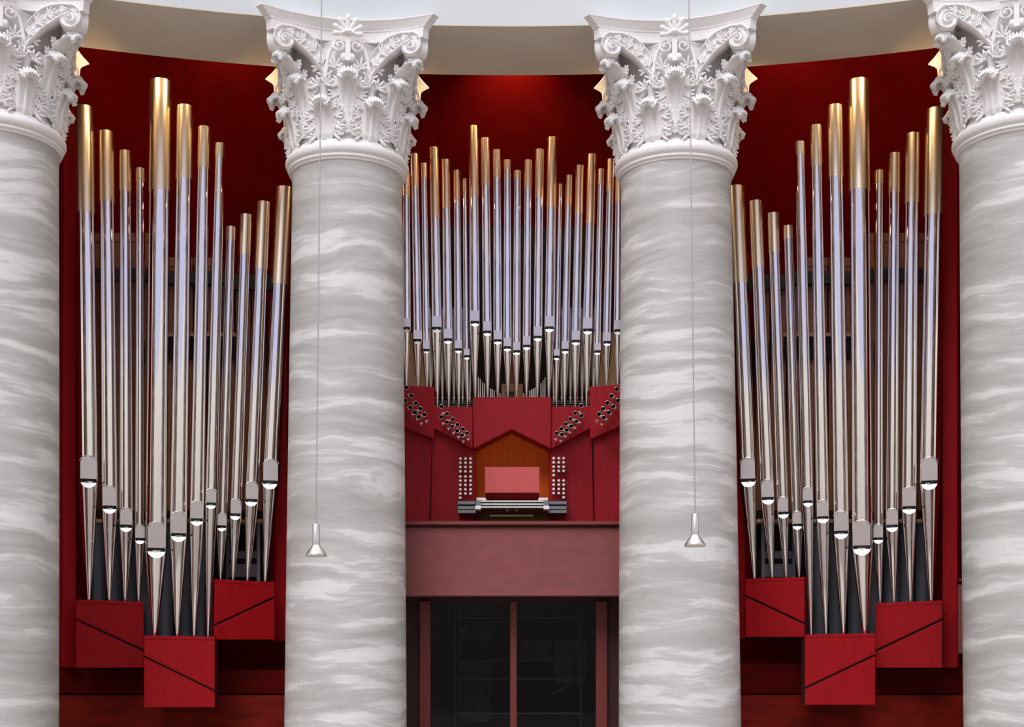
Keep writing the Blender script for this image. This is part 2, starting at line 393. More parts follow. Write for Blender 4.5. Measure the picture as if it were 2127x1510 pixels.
# shared meshes (local z: 0 = bottom of capital)
ZC=7.97
mb=MB(); mb.rings([(0,0,z,bell_r(z)) for z in np.linspace(0,1.09,24)]+[(0,0,1.105,.715),(0,0,1.12,.72),(0,0,1.13,.68)],96); ME_bell=mbmesh(mb,'bell',M['stucco'])
def blade_leaf(name, z0, H, wtop, wmid, rc, outp, fans, curl=215, frac=.72, n=64, m=37, base_off=.03):
    s_=np.linspace(0,1,n)[:,None]; u=np.linspace(-1,1,m)[None,:]; edge=np.abs(u)
    w=np.interp(s_,[0,.25,.5,.72,.82,.94,1],[wmid*1.1,wmid*.95,wmid,wtop*.95,wtop,wtop*.85,wtop*.45])*np.ones_like(u)
    fl=np.clip((s_-.05)/.2,0,1)
    rel=.023*np.cos(2*PI*u*3.5)*fl*(.6+.5*np.clip((s_-.6)/.2,0,1))+.016*np.exp(-(u/.14)**2)*(1-np.clip((s_-.6)/.2,0,1))
    rel=rel-.018*edge**3*np.clip((s_-.6)/.3,0,1)
    sl=np.clip(s_/frac,0,1); z=z0+H*sl; off=base_off*np.clip(s_/.1,0.2,1)+outp*sl**2.6
    th=np.clip((s_-frac)/(1-frac),0,1)*math.radians(curl)
    zc=z+rc*np.sin(th); oc=off+rc*(1-np.cos(th))-.05*np.clip((s_-.6)/.3,0,1)*edge**2.2
    nth=np.where(s_<=frac,0.0,th); rr=np.vectorize(bell_r)(np.clip(z,0,1.18))
    R=rr+oc+rel*np.cos(nth); Zz=zc+rel*np.sin(nth)-.045*edge**2*np.clip((s_-.7)/.2,0,1)
    az=(w*u)/(rr+off)
    G=np.stack([R*np.sin(az), -R*np.cos(az), Zz*np.ones_like(u)],axis=2)
    V,Fc=solid_grid(G,.028); mb=MB(); mb.add([tuple(v) for v in V],Fc,True)
    # side lobes: fans of pointed fingers
    for (zz,lat,R_,np_,up_,pr) in fans:
        for sg in (-1,1):
            rb=bell_r(zz)+pr; a=sg*lat/rb; out=Vector((math.sin(a),-math.cos(a),.15)); side_=Vector((math.cos(a),math.sin(a),0))*sg
            fan(mb, bell_pt(a,rb,zz), out, side_*.8+Vector((0,0,up_)), R_, np_, 135, .0165, .017, curl=.28)
            ellipsoid(mb,bell_pt(a*.55,rb-.005,zz-.01),(side_,out,Vector((0,0,1))),(lat*.42,.016,.035),8,5)
    return mbmesh(mb,name,M['stucco'])
ME_low=blade_leaf('acanthus_leaf',.0,.40,.12,.085,.058,.085,[(.05,.11,.15,5,.35,.03),(.15,.12,.17,6,.45,.04),(.265,.115,.15,6,.6,.055),(.36,.10,.10,5,.8,.08)])
ME_up=blade_leaf('acanthus_leaf',.10,.58,.12,.075,.066,.135,[(.38,.10,.13,6,.45,.06),(.49,.105,.14,6,.5,.075),(.60,.10,.12,6,.7,.10)],base_off=.02)
ME_sup=blade_leaf('corner_leaf',.50,.38,.085,.06,.06,.36,[(.70,.07,.11,5,.6,.14),(.80,.07,.10,5,.7,.22)],curl=225,base_off=.02,frac=.76)
ME_volL=volute_mesh('corner_volute',1); ME_volR=volute_mesh('corner_volute',-1)
# abacus
def abacus_mesh():
    def outline(k, off):
        pts=[]
        hw=.93+off; 
        for side in range(4):
            for i in range(13):
                t=-1+2*i/12; x=t*hw; y=-(.735+off*.9+ (hw+.07-(.735+off*.9))*t*t)
                a=side*PI/2; pts.append((x*math.cos(a)-y*math.sin(a), x*math.sin(a)+y*math.cos(a)))
        return pts
    lev=[(1.13,-.07),(1.20,-.066),(1.245,-.06),(1.25,-.045),(1.262,-.045),(1.275,-.03),(1.30,-.005),(1.335,.03),(1.345,.045),(1.36,.045)]
    V=[];Fc=[]
    for z,o_ in lev: V+= [(x,y,z) for x,y in outline(0,o_)]
    n=52
    for i in range(len(lev)-1):
        for j in range(n): Fc.append((i*n+j,i*n+(j+1)%n,(i+1)*n+(j+1)%n,(i+1)*n+j))
    Fc.append(tuple(reversed(range(n)))); Fc.append(tuple(range((len(lev)-1)*n,len(lev)*n)))
    mb=MB(); mb.add(V,Fc,False); return mbmesh(mb,'abacus',M['stucco'])
ME_aba=abacus_mesh()
mb=MB(); fan(mb,(0,-.83,1.16),(0,-1,0),(0,0,1),.215,7,185,.028,.024,curl=.12,knob=1)
for s_ in (-1,1): ellipsoid(mb,(s_*.05,-.85,1.16),(Vector((1,0,0)),Vector((0,1,0)),Vector((0,0,1))),(.03,.03,.02))
ellipsoid(mb,(0,-.86,1.175),(Vector((1,0,0)),Vector((0,1,0)),Vector((0,0,1))),(.05,.035,.03),14,8)
mb.box((-.03,-.84,.85),(.03,-.70,1.16))
ME_flo=mbmesh(mb,'fleuron',M['stucco'])
# helices, stems and small flowers between the volutes (one face)
mb=MB()
for s_ in (-1,1):
    tail=bez((s_*.24,.68),(s_*.24,.86),(s_*.17,1.12),(s_*.088,1.092),16)
    spiral_mesh(mb,(s_*.088,1.03),-s_,.062,.06,0,.021,1.6,tail=[tuple(p) for p in tail],lift=.06)
    fan(mb,bell_pt(s_*.20,.745,.80),(s_*.2,-1,0),(s_*.05,0,1),.13,5,150,.016,.018,curl=.3)
    fan(mb,bell_pt(s_*.33,.76,.69),(s_*.33,-1,0),(s_*.5,0,1),.13,5,170,.017,.02,curl=.4)
    fan(mb,bell_pt(s_*.44,.77,.80),(s_*.44,-1,.1),(s_*.9,0,1),.11,5,170,.016,.02,curl=.4)
    ellipsoid(mb,bell_pt(s_*.055,.80,.90),(Vector((1,0,0)),Vector((0,1,0)),Vector((0,0,1))),(.045,.04,.05))
    fan(mb,bell_pt(s_*.10,.79,.76),(s_*.1,-1,0),(s_*.4,0,1),.08,4,150,.014,.018,curl=.4)
ellipsoid(mb,bell_pt(0,.79,.93),(Vector((1,0,0)),Vector((0,1,0)),Vector((0,0,1))),(.022,.05,.10))
ME_hel=mbmesh(mb,'helix_scrolls',M['stucco'])
# caulicoli stalk (grooved sheath the volutes grow from)
mb=MB(); mb.rings([(0,-.70,z,r) for z,r in ((.30,.035),(.45,.045),(.56,.055),(.60,.075),(.63,.085),(.655,.06),(.68,.03))],14)
for s_ in (-1,1): fan(mb,(s_*.05,-.77,.60),(0,-1,0),(s_*.8,0,1),.12,5,150,.016,.02,curl=.35)
ME_cau=mbmesh(mb,'leaf_sheath',M['stucco'])
# filler acanthus palmettes at the foot between the lower leaves
mb=MB()
for s_ in (-1,1):
    fan(mb,bell_pt(s_*.02,.69,.08),(0,-1,0),(s_*.8,0,1),.16,6,120,.017,.02,curl=.2)
    fan(mb,bell_pt(s_*.02,.69,.24),(0,-1,0),(s_*.6,0,1),.13,5,120,.015,.02,curl=.25)
ME_fil=mbmesh(mb,'palmette',M['stucco'])
mb=MB(); prof=[(7.735,.668),(7.737,.690),(7.740,.693),(7.765,.694),(7.767,.702),(7.775,.712),(7.795,.716),(7.797,.702),(7.80,.700),(7.812,.700),(7.815,.722),(7.83,.736),(7.86,.747),(7.89,.745),(7.915,.733),(7.928,.716),(7.93,.703),(7.95,.700),(7.97,.690)]
mb.rings([(0,0,z,r) for z,r in prof],96); ME_ring=mbmesh(mb,'necking_ring',M['stucco'])
def shaft_r(z): return .745-(.745-.662)*(max(0,z)/7.7)**1.35
mb=MB(); mb.rings([(0,0,z,shaft_r(z)+(.02*math.exp(-((7.74-z)/.05)) if z>7.5 else 0)+(.06*math.exp(-((z-.3)/.08)) if z<.8 else 0)) for z in list(np.linspace(.3,7.5,30))+[7.6,7.66,7.70,7.74]],96); ME_shaft=mbmesh(mb,'shaft',M['marble'])
mb=MB(); mb.box((-1.0,-1.0,0),(1.0,1.0,.1)); mb.rings([(0,0,z,r) for z,r in ((.1,.96),(.13,.98),(.17,.96),(.2,.86),(.24,.86),(.27,.9),(.3,.84))],64); ME_base=mbmesh(mb,'base',M['stucco'])
def column(px, D, label, lean=0):
    loc=(X(px,D)-lean*8.2,D,0); rz=-math.atan2(loc[0],loc[1])
    c=thing('marble_column',label,'column',loc,'marble columns with acanthus capitals',rz)
    c.rotation_mode='ZYX'; c.rotation_euler=(0,math.atan(lean),rz)   # shafts lean very slightly inwards
    link('base',ME_base,c); link('shaft',ME_shaft,c); link('necking_ring',ME_ring,c)
    b=link('capital',ME_bell,c,(0,0,ZC))
    def lk(n,me,a):
        o=link(n,me,b); o.rotation_euler=(0,0,a)
    for k in range(8):
        lk('acanthus_leaf',ME_low,PI/8+k*PI/4); lk('acanthus_leaf',ME_up,k*PI/4)
        lk('leaf_sheath',ME_cau,PI/8+k*PI/4); lk('palmette',ME_fil,k*PI/4)
    for k in range(4):
        lk('corner_leaf',ME_sup,PI/4+k*PI/2); lk('corner_volute',ME_volL,k*PI/2); lk('corner_volute',ME_volR,k*PI/2)
        lk('helix_scrolls',ME_hel,k*PI/2); lk('fleuron',ME_flo,k*PI/2)
    lk('abacus',ME_aba,0)
column(-2,16.1,'grey marble column with white acanthus capital cut off at the left edge of the picture',.0120)
column(722,17.0,'grey marble column standing between the left pipe tower and the console',.0031)
column(1403,17.0,'grey marble column standing between the console and the right pipe tower',-.0072)
column(2116,16.1,'grey marble column with white acanthus capital cut off at the right edge of the picture',-.0195)

# ================================================================ ORGAN CASE
class Plane:
    def __init__(s,p1,D1,p2,D2):
        s.A=Vector((X(p1,D1),D1)); s.B=Vector((X(p2,D2),D2)); d=(s.B-s.A).normalized(); s.n=Vector((-d.y,d.x,0))
        if s.n.y<0: s.n=-s.n
    def D(s,px):
        k=(px-CX)/F; dx=s.B.x-s.A.x; dy=s.B.y-s.A.y   # k*Y = A.x+t dx ; Y=A.y+t dy
        t=(k*s.A.y-s.A.x)/(dx-k*dy); return s.A.y+t*dy
    def pt(s,px,py,off=0): 
        return P(px,py,s.D(px))-s.n*off
def panel(par,name,pts,pln,th,m,off=0):
    mb=MB(); mb.prism([pln.pt(x,y)-pln.n*off for x,y in pts], pln.n*th)
    o=child(mb,name,m,par)
    md=o.modifiers.new('bevel','BEVEL'); md.width=.006; md.segments=2; md.limit_method='ANGLE'
    return o
boxes={ 'L1':(158,299,1245,1250,1387,1287,1352,Plane(158,17.95,299,18.22)),
        'L2':(299,446,1320,1322.5,1469,1364,1436,Plane(299,17.72,446,17.80)),
        'L3':(446,571,1203,1209,1328.5,1299,1241,Plane(446,18.05,571,18.45)),
        'R1':(1548,1671,1202,1198,1323,1238,1296,Plane(1548,18.40,1671,18.1)),
        'R2':(1672,1818,1318,1315,1464,1430,1361,Plane(1672,17.80,1818,17.72)),
        'R3':(1818,1957,1253,1247,1387,1353,1287,Plane(1818,18.22,1957,17.95))}
case_L=thing('organ_case','red wooden case of the left pipe tower, two side boards and three grooved boxes','organ case',(X(365,18),18,Z(1469,18)))
case_R=thing('organ_case','red wooden case of the right pipe tower, two side boards and three grooved boxes','organ case',(X(1755,18),18,Z(1464,18)))
case_M=thing('organ_case','crimson console case with pointed gable, orange niche and four flanking panels','organ case',(0,18.6,Z(1100,18.6)))
def sub(o,par):   # make o (built in world coords relative to the case Empty) a child of part par
    o.parent=par; return o
for k,(x0,x1,yt0,yt1,yb,g0,g1,pn) in boxes.items():
    cs=case_L if k[0]=='L' else case_R
    h=4
    core=panel(cs,'pipe_box',[(x0+.6,yb-1),(x1-.6,yb-1),(x1-.6,yt1+2),(x0+.6,yt0+2)],pn,.42,M['groove_shadow'],-.035)
    sub(panel(cs,'upper_panel',[(x0,g0-h/2-1),(x1,g1-h/2-1),(x1,yt1+8),(x0,yt0+8)],pn,.045,M['red']),core)
    sub(panel(cs,'lower_panel',[(x0,yb),(x1,yb),(x1,g1+h/2),(x0,g0+h/2)],pn,.045,M['red']),core)
    sub(panel(cs,'top_rail',[(x0,yt0+7.6),(x1,yt1+7.6),(x1,yt1),(x0,yt0)],pn,.42,M['red'],-.012),core)
def side(cs,x0,x1,yt,yb,pn,th=.5):
    b=panel(cs,'side_board',[(x0,yb),(x1,yb),(x1,yt),(x0,yt)],pn,th,M['red'])
    sub(panel(cs,'bottom_rail',[(x0,yb),(x1,yb),(x1,yb-3),(x0,yb-3)],pn,th+.01,M['red'],.012),b)
side(case_L,132,157.5,235,1386,Plane(132,18.40,158,18.48),.2)
side(case_L,572,596,520,1331,Plane(571,18.92,596,19.0),.2)
side(case_R,1527,1547,520,1327,Plane(1527,19.0,1548,18.92),.2)
side(case_R,1957.5,1988,235,1386.5,Plane(1957,18.48,1988,18.40),.2)
# inner backs of the towers
def tower_inside(sx):
    mir=(lambda p:p) if sx<0 else (lambda p:2*1061-p)
    nm='left' if sx<0 else 'right'
    def bx(mb,a,b,y0,y1,D,dd):
        a,b=sorted((mir(a),mir(b))); mb.box((X(a,D),D,Z(y1,D)),(X(b,D),D+dd,Z(y0,D)))
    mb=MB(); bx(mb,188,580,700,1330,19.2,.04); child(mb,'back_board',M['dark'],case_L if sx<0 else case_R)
    xs=[(198,226,484),(229,258,484),(261,292,484),(295,330,484),(345,372,535),(376,400,535),(404,428,535),(432,458,535),(462,486,572),(490,520,580),(524,550,580)]
    order=['first','second','third','fourth','fifth','sixth','seventh','eighth','ninth','tenth','eleventh','twelfth']
    seq=xs if sx<0 else xs[::-1]
    for i,(a,b,yt) in enumerate(seq):
        a,b=sorted((mir(a),mir(b))); D=18.95
        t=thing('wooden_pipe','brown wooden pipe behind the metal pipes, %s from left in the %s tower'%(order[i],nm),'organ pipe',(X((a+b)/2,D),D+.1,Z(1085,D)),'wooden pipes inside the %s tower'%nm)
        mb=MB(); mb.box((X(a,D),D,Z(1085,D)),(X(b,D),D+.18,Z(yt+19,D))); child(mb,'body',M['wood'],t)
        mb=MB(); mb.box((X(a-.5,D),D-.006,Z(yt+18,D)),(X(b+.5,D),D+.19,Z(yt,D))); child(mb,'cap',M['wood'],t)
    t=thing('support_beam','black steel beam crossing behind the pipes high in the %s tower'%nm,'beam',(X(mir(390),18.85),18.85,Z(590,18.85)))
    mb=MB(); bx(mb,195,340,556,581,18.85,.09); bx(mb,340,480,563,588,18.8,.14); bx(mb,480,592,570,601,18.85,.09); child(mb,'beam_bar',M['beam'],t)
    t=thing('rack_board','pale wooden rack board with dark gap below, halfway up the %s tower'%nm,'board',(X(mir(420),18.8),18.85,Z(700,18.8)))
    mb=MB(); bx(mb,345,495,691,698,18.84,.1); child(mb,'board',M['tan'],t)
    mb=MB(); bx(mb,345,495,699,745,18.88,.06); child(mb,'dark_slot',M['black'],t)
    t=thing('rack_board','pale wooden rack board above the grey ducts of the %s tower'%nm,'board',(X(mir(390),18.8),18.75,Z(1090,18.8)))
    mb=MB(); bx(mb,180,560,1078,1085,18.72,.2); child(mb,'board',M['tan'],t)
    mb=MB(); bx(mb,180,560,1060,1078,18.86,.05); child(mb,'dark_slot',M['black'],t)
    duct=[205,240,272,305,345,385,420]
    seq=duct if sx<0 else duct[::-1]
    for i,px in enumerate(seq):
        D=18.85; t=thing('air_duct','slate grey round duct between pipe feet, %s from left in the %s tower'%(order[i],nm),'duct',(X(mir(px),D),D,Z(1335,D)),'grey ducts in the %s tower'%nm)
        mb=MB(); mb.rings([(X(mir(px),D),D,Z(1335,D),.105),(X(mir(px),D),D,Z(1086,D),.105)],24); child(mb,'duct_tube',M['trunk'],t)
    t=thing('duct_frame','dark grey open metal frame behind the shortest pipes of the %s tower'%nm,'frame',(X(mir(510),18.7),18.7,Z(1205,18.7)))
    mb=MB(); bx(mb,533,540,1085,1212,18.68,.05); bx(mb,470,476,1085,1212,18.68,.05); child(mb,'post',M['trunk'],t)
    mb=MB(); bx(mb,476,533,1145,1160,18.7,.03); bx(mb,476,533,1171,1198,18.7,.03); child(mb,'crossbar',M['trunk'],t)
tower_inside(-1); tower_inside(1)

# ================================================================ PIPES
def pipe(data, D, label, group, gold, mouthstyle='round', tilt=0, cutside=0):
    xt,yt,wt,yg,xm,ym,wm,xf,yf=data
    base=P(xf,yf,D); t=thing('organ_pipe',label,'organ pipe',base,group)
    sc=D/F; H=lambda y:Z(y,D)
    rt=wt/2*sc; rm=wm/2*sc*1.18
    lip=wm*1.45 if mouthstyle=='round' else wm*1.25      # height of upper lip in px
    def cx(y):
        if y<=ym: f=(ym-y)/(ym-yt); return X(xm+(xt-xm)*f,D)
        f=(y-ym)/(yf-ym); return X(xm+(xf-xm)*f,D)
    def rr(y): f=(ym-y)/(ym-yt); return rm+(rt*.96-rm)*max(0,min(1,f))
    # foot cone
    mb=MB(); yl=0; 
    rtip=max(.010,rm*.17)
    ys=[yf+1,yf-2]+[yf-2+(ym-yf)*k/6 for k in range(1,6)]+[ym+1]
    mb.rings([(cx(y),D,H(y),rtip+(rm-rtip)*((yf-y)/(yf-ym))**.86 if y<yf-1 else rtip) for y in ys],40); child(mb,'foot',M['chrome'],t)
    # body
    mb=MB(); ys=[ym-(ym-yg)*k/8 for k in range(9)]
    mb.rings([(cx(y),D,H(y),rr(y)) for y in ys],48); child(mb,'body',M['chrome'],t)
    # gold sleeve, cut open behind near its top
    mb=MB(); n=12; ys=[yg+1-(yg+1-yt)*k/n for k in range(n+1)]
    def keep(i,f):
        if not cutside or i<n*.78: return True
        a=(f*360); a=a if cutside>0 else 360-a
        return not (78<a<190)
    mb.rings([(cx(y),D,H(y),rr(y)*1.05) for y in ys],48,cap=(True,not cutside),keep=keep); child(mb,'sleeve',gold,t)
    # mouth
    hw=wm/2*sc*.94; yc=D-rm; ax=cx(ym); ra=-math.atan2(ax,D)
    from mathutils import Matrix
    RM=Matrix.Translation((ax,D,0))@Matrix.Rotation(ra,4,'Z')@Matrix.Translation((-ax,-D,0))
    def shield(y_bot,y_top,arch,m,name,tilt,dep,front):
        mb=MB(); cxm=cx((y_bot+y_top)/2); pts=[]
        zb=H(y_bot); zt=H(y_top); n=12
        if arch>0:
            pts=[(-hw,zb),(hw,zb)]; ha=(zt-zb)*arch
            for k in range(n+1):
                a=PI*k/n; pts.append((hw*math.cos(a), zt-ha+ha*math.sin(a)))
        else:
            ha=(zt-zb); pts=[]
            for k in range(n+1):
                a=PI+PI*k/n; pts.append((hw*math.cos(a), zt+ha*math.sin(a)*1.0))
        P3=[Vector((cxm+x, yc+front+tilt*(z-(zb+zt)/2), z)) for x,z in pts]
        mb.prism(P3,(0,dep,0)); mb.V=[tuple(RM@Vector(v)) for v in mb.V]; return child(mb,name,m,t)
    if mouthstyle=='round':
        shield(ym-2.2,ym-lip,.30,M['lip'],'upper_lip',.0,rm*.6,-.004)
        # raised arch above the lip
        mb=MB(); cxm=cx(ym-lip); ha=wm*.32*sc; zt=H(ym-lip)-ha; pr=None
        pts=[Vector((cxm+hw*1.04*math.cos(PI*k/14), yc-.004, zt+(ha+.006)*math.sin(PI*k/14)*1.05)) for k in range(15)]
        for a,b in zip(pts[:-1],pts[1:]): mb.tube(a,b,.0055,8)
        mb.V=[tuple(RM@Vector(v)) for v in mb.V]
        child(mb,'mouth_arch',M['chrome'],t)
    else:
        shield(ym-1.6,ym-lip,.0001,M['lip'],'upper_lip',.0,rm*.6,-.004)
    mb=MB(); cxm=cx(ym); mb.box((cxm-hw,yc-.006,H(ym+1.4+wm*.02)),(cxm+hw,yc+rm*.7,H(ym-2.2-wm*.02))); mb.V=[tuple(RM@Vector(v)) for v in mb.V]; child(mb,'mouth_slot',M['black'],t)
    shield(ym+1.6+wm*.44,ym+1.6,0,M['lowerlip'],'lower_lip',.42,rm*.5,-.004)
    return t
O4=['leftmost','second from left','third from left','rightmost']
LT=[(175,224,38,443,184,1000,34,185,1245),(221,275,31,420,227.5,1055,29,227,1248),(260,315,25,397,262,1094,25,260,1249),(291.5,351,19.5,378,291,1121,20,288,1250),
    (334,170,43,398,325,1143,38,321.5,1320),(384,222,33,372,371,1112,32,368,1321),(424,265,25,350,409,1081,26,403,1322),(457,299,20,327,438.6,1048,21,432,1322),
    (479.5,472,20,497,460.6,1095,19,458,1204),(511,447,24,529,489,1070.5,22,484,1205),(547.6,421,27,560,522,1041,26,514,1206),(591,391,34,592,561,1003.5,32,551,1207)]
RT=[(1529,389,33,589,1554,999.5,31,1567,1201),(1569.5,419,27,557,1595,1037,26,1604,1200),(1606,444,24,526,1627,1067,22,1633,1200),(1637,470,20,496,1656,1091.5,19,1660,1199),
    (1661,296,21,323,1678,1043.5,20,1685,1318),(1694.5,262,24,345,1709,1076.5,24,1716,1317),(1734,221,31,369,1747,1107,29,1752,1317),(1783,169,42,397,1790,1138,37,1796,1316),
    (1826,355,19,381,1824,1120,20,1828,1252),(1858,320,24,400,1853,1094,24,1857,1251),(1895.5,279,29,421,1888.5,1056,28,1891,1249),(1943,229,40,448,1930,1003.6,34,1934,1247)]
def tower(T,keys,where):
    for g in range(3):
        bx=boxes[keys[g]]; gname={'L1':"left tower's left box",'L2':"left tower's lowest box",'L3':"left tower's highest box",
                'R1':"right tower's highest box",'R2':"right tower's lowest box",'R3':"right tower's right box"}[keys[g]]
        for i in range(4):
            d=T[g*4+i]; D=bx[7].D(d[7])+.22
            pipe(d,D,'gold topped silver pipe, %s of four on %s'%(O4[i],gname),'gold topped pipes on '+gname,M['gold'],'round',cutside=1 if where<0 else -1)
tower(LT,['L1','L2','L3'],-1); tower(RT,['R1','R2','R3'],1)
CT=[(843,362,17,407,844,684,16.5,844,803),(860,321,18,387,867,709,17,868,804),(880,340,14,370,885.5,729,14,887,806),
    (901,308,21,453,907,684.6,20,908,847),(926,333,18,433,930.6,708,18,932,848),(949,355,15,416,952,728,15,953,848),(966,372.5,11,400,969.6,742,12.5,971,848),
    (984,263,19,408,986.6,672,19,987,825),(1008,288.5,19,386,1012,692,17.5,1013,825),(1032,312.7,17,368.6,1034,709.6,17,1034,825),(1054,333.7,16,352,1054,724,16,1055,825),
    (1075,355.6,16,372.5,1073,732,15.5,1073,825),(1097,334,17,390.5,1094,721,16,1093.6,825),(1121,312,19,411.5,1117,702.6,17.5,1116,825),(1147,286.7,20,430.7,1141,683.5,19,1140,825),
    (1163,383,11,410,1156,743,12.5,1155.6,848),(1181.7,365.5,15,426.6,1174,729,15,1173,848),(1204,345,18,445,1196,711,17.5,1194.7,848),(1229.6,322,20,464.6,1220.6,688,20,1219,848),
    (1249,352,14,382.6,1241,732,14,1240.5,805),(1269.5,332,17,397,1261,713,16,1260,804),(1287,366,17,418,1284,689,17,1283,804)]
cg=[(0,3,'the far left crimson panel'),(3,7,'the left crimson panel'),(7,15,'the middle crimson panel'),(15,19,'the right crimson panel'),(19,22,'the far right crimson panel')]
ORD=['first','second','third','fourth','fifth','sixth','seventh','eighth']
pc={0:Plane(840,18.35,898,18.5),1:Plane(898,18.52,982,18.5),2:Plane(982,18.38,1145,18.38),3:Plane(1145,18.5,1230,18.52),4:Plane(1228,18.5,1288,18.35)}
for gi,(a,b,w) in enumerate(cg):
    for i in range(a,b):
        d=CT[i]; D=pc[gi].D(d[7])+.14
        pipe(d,D,'copper topped silver pipe on %s, %s from left'%(w,ORD[i-a]),'copper topped pipes on '+w,M['copper'],'square',cutside=0)
# things behind the middle pipes
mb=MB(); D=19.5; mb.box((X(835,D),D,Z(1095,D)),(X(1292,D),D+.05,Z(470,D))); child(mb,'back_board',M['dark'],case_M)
D=19.1
for i,(a,b,y0,y1,w) in enumerate(((846,889,690,812,'left'),(1241,1282,690,812,'right'))):
    mb=MB(); mb.box((X(a,D),D,Z(y1,D)),(X(b,D),D+.1,Z(y0,D))); tag(mb.build('plywood_sheet',M['tan'],loc=(X((a+b)/2,D),D,Z(y1,D))),'tan plywood panel behind the far %s middle pipes'%w,'panel')
t=thing('plywood_box','pale plywood box with a dark notch behind the centre pipe feet','box',(X(1064,D),D,Z(826,D)))
mb=MB(); mb.box((X(1042,D),D,Z(826,D)),(X(1051,D),D+.2,Z(797,D))); mb.box((X(1068,D),D,Z(826,D)),(X(1086,D),D+.2,Z(797,D))); mb.box((X(1051,D),D,Z(813,D)),(X(1068,D),D+.2,Z(797,D))); child(mb,'shell',M['tan'],t)
mb=MB(); mb.box((X(1058,D),D+.1,Z(797,D)),(X(1069,D),D+.2,Z(715,D))); child(mb,'post',M['wood'],t)
mb=MB(); mb.box((X(1051,D),D+.02,Z(826,D)),(X(1068,D),D+.1,Z(813,D))); child(mb,'notch',M['blackm'],t)
for w,xs in (('left',(895,906,919,931,943,961,976)),('right',(1150,1167,1185,1198,1209,1222,1233))):
    for i,px in enumerate(xs):
        D=18.95; r=4.6*D/F
        t=thing('small_organ_pipe','small silver pipe behind the %s front pipes above chrome rails, %s from left'%(w,ORD[i]),'organ pipe',P(px,838,D),'small pipes behind the %s front pipes'%w)
        mb=MB(); mb.rings([(X(px,D),D,Z(y,D),rr_) for y,rr_ in ((838,.012),(826,.012),(800,r*.8),(785,r),(640,r))],20); child(mb,'body',M['chrome'],t)
        mb=MB(); mb.rings([(X(px,D),D,Z(y,D),r*.75) for y in (829,824)],16); child(mb,'collar',M['horn'],t)
    D=18.85; a,b=(897,982) if w=='left' else (1146,1226)
    t=thing('chrome_rails','stack of four horizontal chrome rails at the pipe feet, %s of the middle panel'%w,'rail',P((a+b)/2,846,D))
    for y in (834,838.5,843,847):
        mb=MB(); mb.tube((X(a,D),D,Z(y,D)),(X(b,D),D,Z(y,D)),.0085); child(mb,'rail',M['scaf'],t)
tr=[(993.4,783),(997.6,787),(1002.5,794),(1006.5,797),(1018.8,807),(1022.4,808),(1026.6,811),(1039,817),(1088,817),(1100,811),(1104,809),(1107.7,807),(1111.5,805),(1123.5,796),(1127.8,790),(1132,784)]
for i,(px,py) in enumerate(tr):
    D=18.75; r=1.5*D/F; w='left' if i<8 else 'right'
    mb=MB(); mb.rings([(X(px,D),D,Z(830,D),r),(X(px,D),D,Z(py,D),r)],12)
    tag(mb.build('treble_pipe',M['chrome'],loc=P(px,830,D)),'tiny silver pipe behind the middle pipe feet, %s from left on %s side'%(ORD[i%8],w),'organ pipe','tiny treble pipes')

# ================================================================ CONSOLE CASE
def cpanel(upper,lower,pn,m):
    lo=panel(case_M,'case_panel',lower,pn,.16,m,0)
    sub(panel(case_M,'upper_panel',upper,pn,.26,m,.10),lo)
pIL=Plane(898,18.52,982,18.5); pIR=Plane(1145,18.5,1230,18.52)
cpanel([(834,890),(897.5,915),(897.5,807),(834,803)],[(834,1100),(891.5,1100),(897.5,913),(834,888)],pc[0],M['redc'])
cpanel([(898,890),(983,935),(983,848),(898,847)],[(894,1100),(989,1100),(984,932),(898,886)],pIL,M['redc'])
cpanel([(1144,935),(1229.5,890),(1229.5,847),(1144,848)],[(1140,1100),(1233.5,1100),(1228.5,886),(1143,932)],pIR,M['redc'])
cpanel([(1230,915),(1294,888),(1294,801),(1230,806)],[(1235,1100),(1294,1100),(1294,885),(1232,912)],pc[4],M['redc'])
gb=panel(case_M,'gable_panel',[(984,932),(1063,892),(1144,932),(1145,829),(982,829)],pc[2],.35,M['redc'],.02)
sub(panel(case_M,'top_rail',[(982,829),(1145,829),(1145,825),(982,825)],pc[2],.35,M['redc'],.012),gb)
pn=Plane(980,18.98,1150,18.98)
nv=panel(case_M,'niche_back',[(975,1100),(1155,1100),(1155,870),(975,870)],pn,.05,M['orange'])
for a,b_ in ((981,987),(1142,1148)):
    mb=MB(); mb.box((X(a,18.6),18.55,Z(1100,18.6)),(X(b_,18.6),19.0,Z(925,18.6))); sub(child(mb,'niche_cheek',M['redc'],case_M),nv)
